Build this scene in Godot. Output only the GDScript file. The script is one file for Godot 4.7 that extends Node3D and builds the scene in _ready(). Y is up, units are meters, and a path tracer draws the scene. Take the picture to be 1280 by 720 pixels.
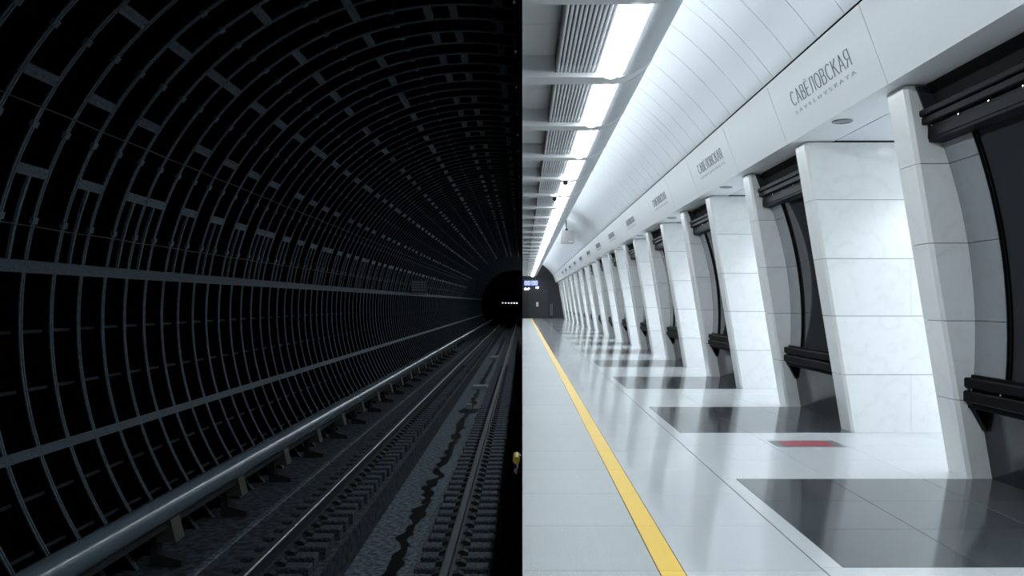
extends Node3D
# Metro platform beside a dark ring-lined track tunnel.
# X to the right of the platform edge, Y above eye height (eye 1.1 m above the platform), D = distance along the track.

const EYE := 1.1
const CX := -0.736          # axis of the round station tunnel
const CY := -0.2
const R_LINING := 3.664
const PITCH := 3.43         # pylon to pylon
const A1 := 6.75            # near face of the second pylon
const NICHE := 1.67
const FIN := 0.26
const D_BACK := -5.0
const D_END := 55.0
const D_PORTAL := 86.0
const ORD := ["first", "second", "third", "fourth", "fifth", "sixth", "seventh", "eighth", "ninth", "tenth", "eleventh", "twelfth", "thirteenth", "fourteenth", "fifteenth", "sixteenth", "seventeenth", "eighteenth", "nineteenth", "twentieth", "twenty-first", "twenty-second", "twenty-third", "twenty-fourth", "twenty-fifth", "twenty-sixth", "twenty-seventh", "twenty-eighth", "twenty-ninth", "thirtieth", "thirty-first", "thirty-second"]

var org := Vector3.ZERO
var M := {}
var tile_cache := {}
var taken := {}
var rng := RandomNumberGenerator.new()
const LIGHT_TINT := Color(0.93, 0.975, 1.0)

# ---------------------------------------------------------------- geometry helpers
func V(x: float, y: float, d: float) -> Vector3:
	return Vector3(x, y + EYE, -d) - org

func begin() -> SurfaceTool:
	var st := SurfaceTool.new()
	st.begin(Mesh.PRIMITIVE_TRIANGLES)
	return st

func tri(st: SurfaceTool, a: Vector3, b: Vector3, c: Vector3, na: Vector3, nb: Vector3, nc: Vector3) -> void:
	if (b - a).cross(c - a).dot(na + nb + nc) > 0.0:
		st.set_normal(na); st.add_vertex(a)
		st.set_normal(nc); st.add_vertex(c)
		st.set_normal(nb); st.add_vertex(b)
	else:
		st.set_normal(na); st.add_vertex(a)
		st.set_normal(nb); st.add_vertex(b)
		st.set_normal(nc); st.add_vertex(c)

func quad(st: SurfaceTool, a: Vector3, b: Vector3, c: Vector3, d: Vector3, n: Vector3) -> void:
	tri(st, a, b, c, n, n, n)
	tri(st, a, c, d, n, n, n)

func quad_s(st: SurfaceTool, p: Array, n: Array) -> void:
	tri(st, p[0], p[1], p[2], n[0], n[1], n[2])
	tri(st, p[0], p[2], p[3], n[0], n[2], n[3])

# flat-sided solid: a polygon in (X, Y) pulled along D
func prism(st: SurfaceTool, poly: PackedVector2Array, d0: float, d1: float, smooth := false) -> void:
	var n := poly.size()
	var mid := Vector2.ZERO
	for p in poly:
		mid += p / n
	var area := 0.0
	for i in n:
		area += poly[i].cross(poly[(i + 1) % n])
	var s := 1.0 if area > 0 else -1.0
	var normals: Array = []
	for i in n:
		var e := poly[(i + 1) % n] - poly[i]
		normals.append(Vector3(e.y * s, -e.x * s, 0).normalized())
	for i in n:
		var a := poly[i]
		var b := poly[(i + 1) % n]
		var na: Vector3 = normals[i]
		var nb: Vector3 = normals[i]
		if smooth:
			var before: Vector3 = normals[(i + n - 1) % n]
			var after: Vector3 = normals[(i + 1) % n]
			if before.dot(na) > 0.75: na = (before + na).normalized()
			if after.dot(nb) > 0.75: nb = (after + nb).normalized()
		quad_s(st, [V(a.x, a.y, d0), V(b.x, b.y, d0), V(b.x, b.y, d1), V(a.x, a.y, d1)], [na, nb, nb, na])
	var t := Geometry2D.triangulate_polygon(poly)
	for i in range(0, t.size(), 3):
		for e in [[d0, Vector3(0, 0, 1)], [d1, Vector3(0, 0, -1)]]:
			tri(st, V(poly[t[i]].x, poly[t[i]].y, e[0]), V(poly[t[i + 1]].x, poly[t[i + 1]].y, e[0]), V(poly[t[i + 2]].x, poly[t[i + 2]].y, e[0]), e[1], e[1], e[1])

func rect(x0: float, x1: float, y0: float, y1: float) -> PackedVector2Array:
	return PackedVector2Array([Vector2(x0, y0), Vector2(x1, y0), Vector2(x1, y1), Vector2(x0, y1)])

# rectangle with cut corners
func crect(x0: float, x1: float, y0: float, y1: float, c: float) -> PackedVector2Array:
	return PackedVector2Array([Vector2(x0 + c, y0), Vector2(x1 - c, y0), Vector2(x1, y0 + c), Vector2(x1, y1 - c), Vector2(x1 - c, y1), Vector2(x0 + c, y1), Vector2(x0, y1 - c), Vector2(x0, y0 + c)])

func box(st: SurfaceTool, x0: float, x1: float, y0: float, y1: float, d0: float, d1: float) -> void:
	prism(st, rect(x0, x1, y0, y1), d0, d1)

func polar(r: float, deg: float) -> Vector2:
	var a := deg_to_rad(deg)
	return Vector2(CX + r * cos(a), CY + r * sin(a))

# curved bar concentric with the tunnel, angles in degrees
func arc_bar(st: SurfaceTool, a0: float, a1: float, r0: float, r1: float, d0: float, d1: float, steps: int) -> void:
	for i in steps:
		var b0 := lerpf(a0, a1, float(i) / steps)
		var b1 := lerpf(a0, a1, float(i + 1) / steps)
		var p0 := polar(r0, b0)
		var p1 := polar(r0, b1)
		var q0 := polar(r1, b0)
		var q1 := polar(r1, b1)
		var n0 := Vector3(cos(deg_to_rad(b0)), sin(deg_to_rad(b0)), 0)
		var n1 := Vector3(cos(deg_to_rad(b1)), sin(deg_to_rad(b1)), 0)
		quad_s(st, [V(p0.x, p0.y, d0), V(p1.x, p1.y, d0), V(p1.x, p1.y, d1), V(p0.x, p0.y, d1)], [-n0, -n1, -n1, -n0])
		quad_s(st, [V(q0.x, q0.y, d0), V(q1.x, q1.y, d0), V(q1.x, q1.y, d1), V(q0.x, q0.y, d1)], [n0, n1, n1, n0])
		quad(st, V(p0.x, p0.y, d0), V(p1.x, p1.y, d0), V(q1.x, q1.y, d0), V(q0.x, q0.y, d0), Vector3(0, 0, 1))
		quad(st, V(p0.x, p0.y, d1), V(p1.x, p1.y, d1), V(q1.x, q1.y, d1), V(q0.x, q0.y, d1), Vector3(0, 0, -1))
		if i == 0 or i == steps - 1:
			var e := [p0, q0, n0, -1.0] if i == 0 else [p1, q1, n1, 1.0]
			for w in ([e] if steps > 1 else [[p0, q0, n0, -1.0], [p1, q1, n1, 1.0]]):
				var sgn: float = w[3] * signf(a1 - a0)
				var nn := Vector3(-w[2].y, w[2].x, 0) * sgn
				quad(st, V(w[0].x, w[0].y, d0), V(w[1].x, w[1].y, d0), V(w[1].x, w[1].y, d1), V(w[0].x, w[0].y, d1), nn)

# round tube along a list of points
func tube(st: SurfaceTool, pts: Array, r: float, sides := 10) -> void:
	var rings: Array = []
	for i in pts.size():
		var t: Vector3 = (pts[mini(i + 1, pts.size() - 1)] - pts[maxi(i - 1, 0)]).normalized()
		var u := t.cross(Vector3.UP if absf(t.y) < 0.9 else Vector3.RIGHT).normalized()
		var w := t.cross(u).normalized()
		var ring: Array = []
		for k in sides:
			var a := TAU * k / sides
			ring.append(u * cos(a) + w * sin(a))
		rings.append(ring)
	for i in pts.size() - 1:
		for k in sides:
			var k2 := (k + 1) % sides
			var n := [rings[i][k], rings[i][k2], rings[i + 1][k2], rings[i + 1][k]]
			quad_s(st, [pts[i] + n[0] * r, pts[i] + n[1] * r, pts[i + 1] + n[2] * r, pts[i + 1] + n[3] * r], n)
	for e in [0, pts.size() - 1]:
		var out: Vector3 = (pts[0] - pts[1]).normalized() if e == 0 else (pts[-1] - pts[-2]).normalized()
		for k in range(1, sides - 1):
			tri(st, pts[e] + rings[e][0] * r, pts[e] + rings[e][k] * r, pts[e] + rings[e][k + 1] * r, out, out, out)

# lathed shape round a vertical axis; profile of (radius, Y)
func lathe(st: SurfaceTool, x: float, d: float, profile: PackedVector2Array, sides := 20) -> void:
	for i in profile.size() - 1:
		var e := profile[i + 1] - profile[i]
		for k in sides:
			var a0 := TAU * k / sides
			var a1 := TAU * (k + 1) / sides
			var pts: Array = []
			var ns: Array = []
			for w in [[a0, i], [a1, i], [a1, i + 1], [a0, i + 1]]:
				var p := profile[w[1]]
				pts.append(V(x + p.x * cos(w[0]), p.y, d + p.x * sin(w[0])))
				ns.append(Vector3(e.y * cos(w[0]), -e.x, -e.y * sin(w[0])).normalized())
			quad_s(st, pts, ns)

func done(st: SurfaceTool, called: String, mat: Material, parent: Node, label := "") -> MeshInstance3D:
	var o := MeshInstance3D.new()
	o.name = called
	o.mesh = st.commit()
	o.material_override = mat
	if label: o.set_meta("label", label)
	parent.add_child(o, true)
	return o

func numbered(called: String) -> String:
	if not taken.has(called):
		taken[called] = 0
		return called
	taken[called] += 1
	return "%s_%03d" % [called, taken[called]]

func thing(called: String, label: String, category: String, at := Vector3.ZERO, group := "") -> Node3D:
	var o := Node3D.new()
	o.name = numbered(called)
	add_child(o)
	o.position = at
	o.set_meta("label", label)
	o.set_meta("category", category)
	if group: o.set_meta("group", group)
	return o

func setting(called: String, label: String, category: String) -> Node3D:
	var o := Node3D.new()
	o.name = called
	add_child(o)
	o.set_meta("kind", "structure")
	o.set_meta("label", label)
	o.set_meta("category", category)
	return o

func part(called: String, parent: Node) -> Node3D:
	var o := Node3D.new()
	o.name = called
	parent.add_child(o, true)
	return o

# a slab with its top edges eased, its mesh shared between slabs of one size
func slab(called: String, parent: Node, mat: Material, x0: float, x1: float, ytop: float, thick: float, d0: float, d1: float, c := 0.0025) -> MeshInstance3D:
	var key := "%.3f %.3f %.3f %.4f" % [x1 - x0, thick, d1 - d0, c]
	if not tile_cache.has(key):
		var st := begin()
		var hx := (x1 - x0) / 2
		var hd := (d1 - d0) / 2
		var keep := org
		org = Vector3(0, EYE, 0)
		var low := [Vector2(-hx, -hd), Vector2(hx, -hd), Vector2(hx, hd), Vector2(-hx, hd)]
		var top := [Vector2(-hx + c, -hd + c), Vector2(hx - c, -hd + c), Vector2(hx - c, hd - c), Vector2(-hx + c, hd - c)]
		for i in 4:
			var j := (i + 1) % 4
			var n := Vector3(low[i].x + low[j].x, 0, -low[i].y - low[j].y).normalized()
			quad(st, V(low[i].x, -thick, low[i].y), V(low[j].x, -thick, low[j].y), V(low[j].x, -c, low[j].y), V(low[i].x, -c, low[i].y), n)
			quad(st, V(low[i].x, -c, low[i].y), V(low[j].x, -c, low[j].y), V(top[j].x, 0, top[j].y), V(top[i].x, 0, top[i].y), (n + Vector3.UP).normalized())
		quad(st, V(top[0].x, 0, top[0].y), V(top[1].x, 0, top[1].y), V(top[2].x, 0, top[2].y), V(top[3].x, 0, top[3].y), Vector3.UP)
		org = keep
		tile_cache[key] = st.commit()
	var o := MeshInstance3D.new()
	o.name = called
	o.mesh = tile_cache[key]
	o.material_override = mat
	o.position = V((x0 + x1) / 2, ytop, (d0 + d1) / 2)
	parent.add_child(o, true)
	return o

# ---------------------------------------------------------------- materials
func noise_tex(freq: float, octaves: int, sd: int, stops: Array, size := 512, kind := FastNoiseLite.TYPE_SIMPLEX_SMOOTH, ridged := false) -> NoiseTexture2D:
	var n := FastNoiseLite.new()
	n.noise_type = kind
	n.seed = sd
	n.frequency = freq
	n.fractal_type = FastNoiseLite.FRACTAL_RIDGED if ridged else FastNoiseLite.FRACTAL_FBM
	n.fractal_octaves = octaves
	var g := Gradient.new()
	g.offsets = PackedFloat32Array(stops.map(func(s): return s[0]))
	g.colors = PackedColorArray(stops.map(func(s): return s[1]))
	var t := NoiseTexture2D.new()
	t.width = size
	t.height = size
	t.seamless = true
	t.noise = n
	t.color_ramp = g
	return t

func mat(key: String, color: Color, rough: float, tex: Texture2D = null, scale := 1.0, metal := 0.0, spec := 0.5) -> StandardMaterial3D:
	var m := StandardMaterial3D.new()
	m.resource_name = key
	m.albedo_color = color
	m.roughness = rough
	m.metallic = metal
	m.metallic_specular = spec
	if tex:
		m.albedo_texture = tex
		m.uv1_triplanar = true
		m.uv1_world_triplanar = true
		m.uv1_scale = Vector3.ONE * scale
	M[key] = m
	return m

func grey(v: float) -> Color:
	return Color(v, v, v)

func make_materials() -> void:
	var speckle := noise_tex(0.22, 3, 3, [[0.0, grey(0.66)], [0.34, grey(0.80)], [0.5, grey(0.95)], [0.68, grey(1.0)], [1.0, grey(1.0)]])
	var coarse := noise_tex(0.3, 4, 7, [[0.0, grey(0.50)], [0.34, grey(0.70)], [0.5, grey(0.92)], [0.66, grey(1.0)], [1.0, grey(1.0)]])
	var veins := noise_tex(0.006, 5, 11, [[0.0, grey(1.0)], [0.6, grey(0.992)], [0.86, grey(0.975)], [1.0, grey(0.94)]], 1024, FastNoiseLite.TYPE_SIMPLEX_SMOOTH, true)
	var grime := noise_tex(0.012, 5, 19, [[0.0, grey(0.35)], [0.45, grey(0.75)], [0.6, grey(0.9)], [1.0, grey(1.0)]], 1024)
	var streaky := noise_tex(0.03, 5, 23, [[0.0, grey(0.55)], [0.5, grey(0.85)], [1.0, grey(1.0)]], 512)
	mat("granite", Color(0.835, 0.845, 0.855), 0.09, speckle, 2.0)
	mat("granite_b", Color(0.825, 0.835, 0.845), 0.10, speckle, 3.0)
	mat("granite_rough", Color(0.77, 0.785, 0.795), 0.55, coarse, 1.6)
	mat("granite_rough_b", Color(0.76, 0.775, 0.785), 0.55, coarse, 1.6)
	mat("granite_dark", Color(0.33, 0.345, 0.36), 0.10, coarse, 2.5)
	mat("granite_dark_b", Color(0.30, 0.315, 0.33), 0.11, coarse, 2.5)
	mat("yellow", Color(1.0, 0.82, 0.25), 0.5, speckle, 2.0)
	mat("grout", Color(0.34, 0.35, 0.36), 0.9)
	mat("marble", Color(0.925, 0.93, 0.93), 0.24, veins, 0.55)
	mat("marble_b", Color(0.915, 0.92, 0.92), 0.24, veins, 0.42)
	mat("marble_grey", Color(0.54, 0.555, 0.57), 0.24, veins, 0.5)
	mat("panel_white", Color(0.89, 0.905, 0.92), 0.38)
	mat("fascia", Color(0.92, 0.93, 0.94), 0.35)
	mat("ceiling_paint", Color(0.90, 0.91, 0.92), 0.5)
	mat("cowl", Color(0.78, 0.80, 0.82), 0.42)
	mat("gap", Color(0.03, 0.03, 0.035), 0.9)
	mat("black_metal", Color(0.05, 0.054, 0.058), 0.42, null, 1.0, 0.0, 0.18)
	mat("bracket_metal", Color(0.20, 0.21, 0.22), 0.4)
	mat("dark_glass", Color(0.20, 0.205, 0.215), 0.07)
	mat("plinth", Color(0.17, 0.18, 0.19), 0.15)
	mat("chrome", Color(0.9, 0.9, 0.9), 0.15, null, 1.0, 1.0)
	mat("lettering", Color(0.46, 0.50, 0.54), 0.5)
	mat("lettering_pale", Color(0.80, 0.825, 0.845), 0.5)
	mat("letter_dark", Color(0.1, 0.1, 0.1), 0.5)
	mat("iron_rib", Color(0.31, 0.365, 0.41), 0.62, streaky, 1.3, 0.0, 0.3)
	mat("iron_band", Color(0.27, 0.32, 0.36), 0.62, streaky, 2.0, 0.0, 0.3)
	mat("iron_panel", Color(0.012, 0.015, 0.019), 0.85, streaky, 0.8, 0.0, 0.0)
	mat("iron_stiffener", Color(0.16, 0.19, 0.215), 0.7, streaky, 1.3, 0.0, 0.2)
	mat("concrete", Color(0.25, 0.28, 0.31), 0.8, grime, 0.6, 0.0, 0.25)
	mat("trough", Color(0.37, 0.415, 0.45), 0.75, grime, 0.9, 0.0, 0.25)
	mat("sleeper", Color(0.29, 0.32, 0.355), 0.8, grime, 2.2, 0.0, 0.25)
	mat("wet", Color(0.02, 0.022, 0.026), 0.35, null, 1.0, 0.0, 0.3)
	mat("rail_steel", Color(0.36, 0.38, 0.40), 0.38, null, 1.0, 0.75)
	mat("rail_rust", Color(0.13, 0.14, 0.15), 0.7, null, 1.0, 0.0, 0.3)
	mat("cover", Color(0.33, 0.375, 0.41), 0.22)
	mat("insulator", Color(0.22, 0.235, 0.21), 0.5)
	mat("cable", Color(0.16, 0.15, 0.16), 0.7)
	mat("sign_grey", Color(0.47, 0.50, 0.52), 0.6)
	mat("end_wall", Color(0.13, 0.135, 0.15), 0.5)
	mat("end_door", Color(0.17, 0.175, 0.19), 0.4)
	mat("display_body", Color(0.08, 0.08, 0.1), 0.4)
	mat("speaker_grey", Color(0.50, 0.49, 0.50), 0.5)
	mat("sticker_dark", Color(0.42, 0.44, 0.45), 0.3)
	mat("sticker_red", Color(0.64, 0.32, 0.36), 0.3)
	mat("disc_grey", Color(0.58, 0.60, 0.62), 0.5)
	mat("hall_white", Color(0.85, 0.86, 0.87), 0.6)
	mat("cable_yellow", Color(0.62, 0.55, 0.12), 0.5)
	mat("cable_pink", Color(0.5, 0.33, 0.36), 0.5)
	var glow := mat("lamp_glow", Color(1, 1, 1), 0.5)
	glow.emission_enabled = true
	glow.emission = LIGHT_TINT
	glow.emission_energy_multiplier = 3.0
	var down := mat("downlight_glow", Color(1, 1, 1), 0.5)
	down.emission_enabled = true
	down.emission = Color(1, 1, 1)
	down.emission_energy_multiplier = 12.0
	var blue := mat("digits_glow", Color(0.6, 0.65, 1.0), 0.5)
	blue.emission_enabled = true
	blue.emission = Color(0.62, 0.68, 1.0)
	blue.emission_energy_multiplier = 0.9
	var bluebg := mat("display_glow", Color(0.1, 0.1, 0.2), 0.5)
	bluebg.emission_enabled = true
	bluebg.emission = Color(0.16, 0.18, 0.42)
	bluebg.emission_energy_multiplier = 0.5
	var dot := mat("dot_glow", Color(1, 1, 1), 0.5)
	dot.emission_enabled = true
	dot.emission = Color(0.85, 0.9, 1.0)
	dot.emission_energy_multiplier = 1.2

# ---------------------------------------------------------------- lights helpers
func area(parent: Node, called: String, at: Vector3, size: Vector2, energy: float, pitch: float, roll := 0.0) -> void:
	var l := AreaLight3D.new()
	l.name = called
	l.area_size = size
	l.light_color = LIGHT_TINT
	l.light_energy = energy
	l.shadow_enabled = true
	l.set("area_range", 80.0)
	l.position = at
	l.basis = Basis(Vector3(0, 0, 1), deg_to_rad(roll)) * Basis(Vector3.RIGHT, deg_to_rad(pitch))
	parent.add_child(l, true)

# ---------------------------------------------------------------- main
func _ready() -> void:
	rng.seed = 5
	# camera: lens shifted so that the track direction falls right of and below the picture's middle
	var cam := Camera3D.new()
	cam.name = "camera"
	add_child(cam)
	cam.position = Vector3(0, EYE, 0)
	cam.set_frustum(0.05 * 0.72, Vector2(-0.013 * 0.05, 0.018 * 0.05), 0.05, 400.0)
	cam.current = true
	var env := Environment.new()
	env.background_mode = Environment.BG_COLOR
	env.background_color = Color(0, 0, 0)
	env.tonemap_mode = Environment.TONE_MAPPER_LINEAR
	env.tonemap_exposure = 2.45
	env.sdfgi_enabled = true
	env.ssao_enabled = true
	env.ssil_enabled = true
	var we := WorldEnvironment.new()
	we.environment = env
	add_child(we)
	make_materials()
	# the hall behind the pylons has its own lamps, whose light comes through the passages
	build_hall()
	build_tunnel()
	build_trackbed()
	build_floor()
	build_ceiling()
	build_fascia()
	build_pylons()
	build_ceiling_lights()
	build_end()
	build_rails()
	build_small_things()

const LAMP_ENERGY := 0.88
const COVE_ENERGY := 0.55
const HALL_ENERGY := 15.0
const DOWN_ENERGY := 0.4

# ---------------------------------------------------------------- central hall beyond the passages
func build_hall() -> void:
	var w := setting("wall_right", "white wall of the hall behind the pylons", "wall")
	var st := begin()
	box(st, 8.5, 8.7, -1.1, 2.6, D_BACK, D_END)
	done(st, "wall_surface", M.hall_white, w)
	w = setting("ceiling_hall", "white ceiling of the hall behind the pylons", "ceiling")
	st = begin()
	box(st, 4.4, 8.7, 2.6, 2.8, D_BACK, D_END)
	done(st, "ceiling_surface", M.hall_white, w)
	w = setting("wall_upper", "white wall above the pylons on the hall side", "wall")
	st = begin()
	box(st, 4.25, 4.4, 1.38, 2.8, D_BACK, D_END)
	done(st, "wall_surface", M.hall_white, w)
	w = setting("wall_cross", "white walls closing the ends of the hall", "wall")
	st = begin()
	box(st, 3.0, 8.7, -1.1, 2.6, D_END, D_END + 0.2)
	box(st, 0.0, 8.7, -1.1, 3.6, D_BACK - 0.2, D_BACK)
	done(st, "cross_wall", M.hall_white, w)
	for i in 6:
		var d := D_BACK + 5.0 + i * 10.0
		var l := thing("hall_lamp", "%s long lamp panel on the ceiling of the hall behind the pylons" % ORD[i], "lamp", V(6.4, 2.6, d), "hall ceiling lamps")
		org = l.position
		st = begin()
		box(st, 6.1, 6.7, 2.46, 2.50, d - 4.5, d + 4.5)
		done(st, "diffuser", M.lamp_glow, l)
		for e in [-3.5, 3.5]:
			st = begin()
			tube(st, [V(6.4, 2.50, d + e), V(6.4, 2.595, d + e)], 0.01, 6)
			done(st, "hanger", M.chrome, l)
		org = Vector3.ZERO
		area(l, "lamp_light", Vector3(0, -0.16, 0), Vector2(0.6, 9.0), HALL_ENERGY, -90.0)

# ---------------------------------------------------------------- ring-lined tunnel
func ring_is_odd(i: int) -> bool:
	return posmod(i - 4, 9) % 2 == 0

func build_tunnel() -> void:
	var w := setting("wall_left", "black cast-iron ring lining of the round track tunnel", "wall")
	var st := begin()
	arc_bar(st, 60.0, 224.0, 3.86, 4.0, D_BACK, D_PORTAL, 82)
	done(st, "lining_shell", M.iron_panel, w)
	var step := 0.458
	var first := -24
	var last := int((D_PORTAL - 7.02) / step)
	var far_st := begin()
	var far_web := begin()
	var near_mesh: ArrayMesh
	var web_mesh: ArrayMesh
	for i in range(first, last + 1):
		var d := 7.02 + i * step
		if d < D_BACK: continue
		if d < 50.0 and d > 2.0:
			if near_mesh == null:
				org = V(0, -EYE, d)
				st = begin()
				for s in [-1.0, 1.0]:
					var e0: float = 0.006 if s > 0 else -0.025
					arc_bar(st, 77.5, 221.0, R_LINING, R_LINING + 0.012, d + e0, d + e0 + 0.019, 72)
				for a in [84.0, 102.5, 115.0, 127.8, 140.5, 153.0, 165.5]:
					for s in [-1.0, 1.0]:
						arc_bar(st, a - 0.45, a + 0.45, R_LINING - 0.012, R_LINING + 0.02, d - 0.037 * maxf(s, 0.0) - 0.0, d + 0.037 - 0.037 * maxf(s, 0.0), 1)
				near_mesh = st.commit()
				st = begin()
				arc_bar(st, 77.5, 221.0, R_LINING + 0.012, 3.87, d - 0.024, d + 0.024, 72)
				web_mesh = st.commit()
				org = Vector3.ZERO
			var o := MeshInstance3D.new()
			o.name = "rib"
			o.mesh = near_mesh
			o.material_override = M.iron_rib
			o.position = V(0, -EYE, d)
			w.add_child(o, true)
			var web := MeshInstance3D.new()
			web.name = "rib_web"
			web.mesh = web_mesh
			web.material_override = M.iron_panel  # shade put into colour: rib sides black, so only inner edges look lit
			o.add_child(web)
		else:
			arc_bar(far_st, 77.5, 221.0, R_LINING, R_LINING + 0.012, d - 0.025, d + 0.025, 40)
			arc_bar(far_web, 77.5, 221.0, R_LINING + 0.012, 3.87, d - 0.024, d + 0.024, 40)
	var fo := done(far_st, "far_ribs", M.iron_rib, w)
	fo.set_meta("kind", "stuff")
	done(far_web, "far_rib_webs", M.iron_panel, w).set_meta("kind", "stuff")  # far rib sides black as well, shaded by colour
	# longitudinal flanges, staggered from ring to ring, bars and stiffeners between the ribs
	var far_fl := begin()
	var far_bar := begin()
	var far_sf := begin()
	var cache := {}
	for i in range(first, last):
		var d := 7.02 + i * step
		if d < D_BACK: continue
		var odd := ring_is_odd(i)
		var rows: Array = [159.0, 134.3, 108.8, 83.0] if odd else [146.9, 121.6, 96.1, 91.4]
		for a in rows:
			if d > 4.0 and d < 24.0:
				piece(w, cache, "flange", M.iron_rib, a - 0.7, a + 0.7, R_LINING - 0.002, R_LINING + 0.05, d, 0.026, step - 0.026)
			elif d < 60.0:
				arc_bar(far_fl, a - 0.7, a + 0.7, R_LINING, R_LINING + 0.05, d + 0.026, d + step - 0.026, 1)
		if odd:
			if d > 4.0 and d < 20.0:
				piece(w, cache, "bar", M.iron_rib, 159.5, 171.0, R_LINING + 0.004, R_LINING + 0.03, d, step * 0.5 - 0.016, step * 0.5 + 0.016)
			elif d < 60.0:
				arc_bar(far_bar, 159.5, 171.0, R_LINING + 0.004, R_LINING + 0.03, d + step * 0.5 - 0.016, d + step * 0.5 + 0.016, 4)
		for a in [181.0, 189.0, 203.0, 209.5, 214.5]:
			if d > 4.0 and d < 20.0:
				piece(w, cache, "stiffener", M.iron_stiffener, a - 0.22, a + 0.22, R_LINING + 0.07, 3.87, d, 0.03, step - 0.03)
			elif d < 45.0:
				arc_bar(far_sf, a - 0.22, a + 0.22, R_LINING + 0.07, 3.87, d + 0.03, d + step - 0.03, 1)
	done(far_fl, "far_flanges", M.iron_rib, w).set_meta("kind", "stuff")
	done(far_bar, "far_bars", M.iron_rib, w).set_meta("kind", "stuff")
	done(far_sf, "far_stiffeners", M.iron_stiffener, w).set_meta("kind", "stuff")
	for q in [[171.9, 0.85], [197.5, 0.68]]:
		var a: float = q[0]
		var hw: float = q[1]
		st = begin()
		arc_bar(st, a - hw, a + hw, R_LINING - 0.02, R_LINING + 0.04, D_BACK, D_PORTAL - 0.05, 3)
		arc_bar(st, a - hw, a - hw + 0.2, R_LINING - 0.03, R_LINING + 0.06, D_BACK, D_PORTAL - 0.05, 1)
		done(st, "band", M.iron_band, w)
	# screen above the platform edge that closes off the lamp boxes
	var b := setting("wall_screen", "dark screen above the platform edge between tunnel vault and ceiling lights", "wall")
	st = begin()
	box(st, -0.04, 0.0, 1.735, 3.50, D_BACK, D_END)
	done(st, "screen_plate", M.iron_panel, b)
	st = begin()
	for i in 60:
		var d := 4.6 + i * 0.916
		box(st, -0.055, -0.04, 1.735, 3.40, d, d + 0.05)
	done(st, "screen_post", M.iron_rib, b).set_meta("kind", "stuff")
	# the far end: ring wall and the narrower running tunnel beyond it
	var p := setting("wall_portal", "dark ring wall where the station tunnel meets the running tunnel", "wall")
	st = begin()
	var n := 48
	var c2 := Vector2(-1.45, -0.75)
	for i in n:
		var a0 := TAU * i / n
		var a1 := TAU * (i + 1) / n
		var u0 := Vector2(cos(a0), sin(a0))
		var u1 := Vector2(cos(a1), sin(a1))
		var pin0 := c2 + u0 * 2.55
		var pin1 := c2 + u1 * 2.55
		var po0 := c2 + u0 * 5.5
		var po1 := c2 + u1 * 5.5
		quad(st, V(pin0.x, pin0.y, D_PORTAL), V(pin1.x, pin1.y, D_PORTAL), V(po1.x, po1.y, D_PORTAL), V(po0.x, po0.y, D_PORTAL), Vector3(0, 0, 1))
		quad(st, V(pin0.x, pin0.y, D_PORTAL + 0.4), V(pin1.x, pin1.y, D_PORTAL + 0.4), V(po1.x, po1.y, D_PORTAL + 0.4), V(po0.x, po0.y, D_PORTAL + 0.4), Vector3(0, 0, -1))
	done(st, "ring_wall", M.iron_panel, p)
	st = begin()
	for j in 16:
		var d0 := D_PORTAL + j * 6.0
		var s0 := -0.0011 * pow(j * 6.0, 2)
		var s1 := -0.0011 * pow((j + 1) * 6.0, 2)
		for i in 28:
			var a0 := TAU * i / 28
			var a1 := TAU * (i + 1) / 28
			var nn := -Vector3(cos((a0 + a1) / 2), sin((a0 + a1) / 2), 0)
			quad(st, V(c2.x + s0 + 2.55 * cos(a0), c2.y + 2.55 * sin(a0), d0), V(c2.x + s0 + 2.55 * cos(a1), c2.y + 2.55 * sin(a1), d0), V(c2.x + s1 + 2.55 * cos(a1), c2.y + 2.55 * sin(a1), d0 + 6.0), V(c2.x + s1 + 2.55 * cos(a0), c2.y + 2.55 * sin(a0), d0 + 6.0), nn)
	done(st, "running_tunnel", M.iron_panel, setting("wall_running_tunnel", "black wall of the narrow running tunnel beyond the station", "wall"))

# short piece of a ring between two ribs, its mesh shared by all pieces alike
func piece(parent: Node, cache: Dictionary, called: String, m: Material, a0: float, a1: float, r0: float, r1: float, d: float, e0: float, e1: float) -> void:
	var key := "%s %.2f" % [called, a0]
	if not cache.has(key):
		org = V(0, -EYE, d)
		var st := begin()
		var steps := maxi(1, int((a1 - a0) / 3.0))
		if called == "flange":
			arc_bar(st, a0, (a0 + a1) / 2 - 0.1, r0, r1, d + e0, d + e1, steps)
			arc_bar(st, (a0 + a1) / 2 + 0.1, a1, r0, r1, d + e0, d + e1, steps)
			arc_bar(st, (a0 + a1) / 2 - 0.1, (a0 + a1) / 2 + 0.1, r0 + 0.015, r1, d + e0, d + e1, 1)
		else:
			arc_bar(st, a0, a1, r0, r1, d + e0, d + e1, steps)
		cache[key] = st.commit()
		org = Vector3.ZERO
	var o := MeshInstance3D.new()
	o.name = called
	o.mesh = cache[key]
	o.material_override = m
	o.position = V(0, -EYE, d)
	parent.add_child(o, true)

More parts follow.
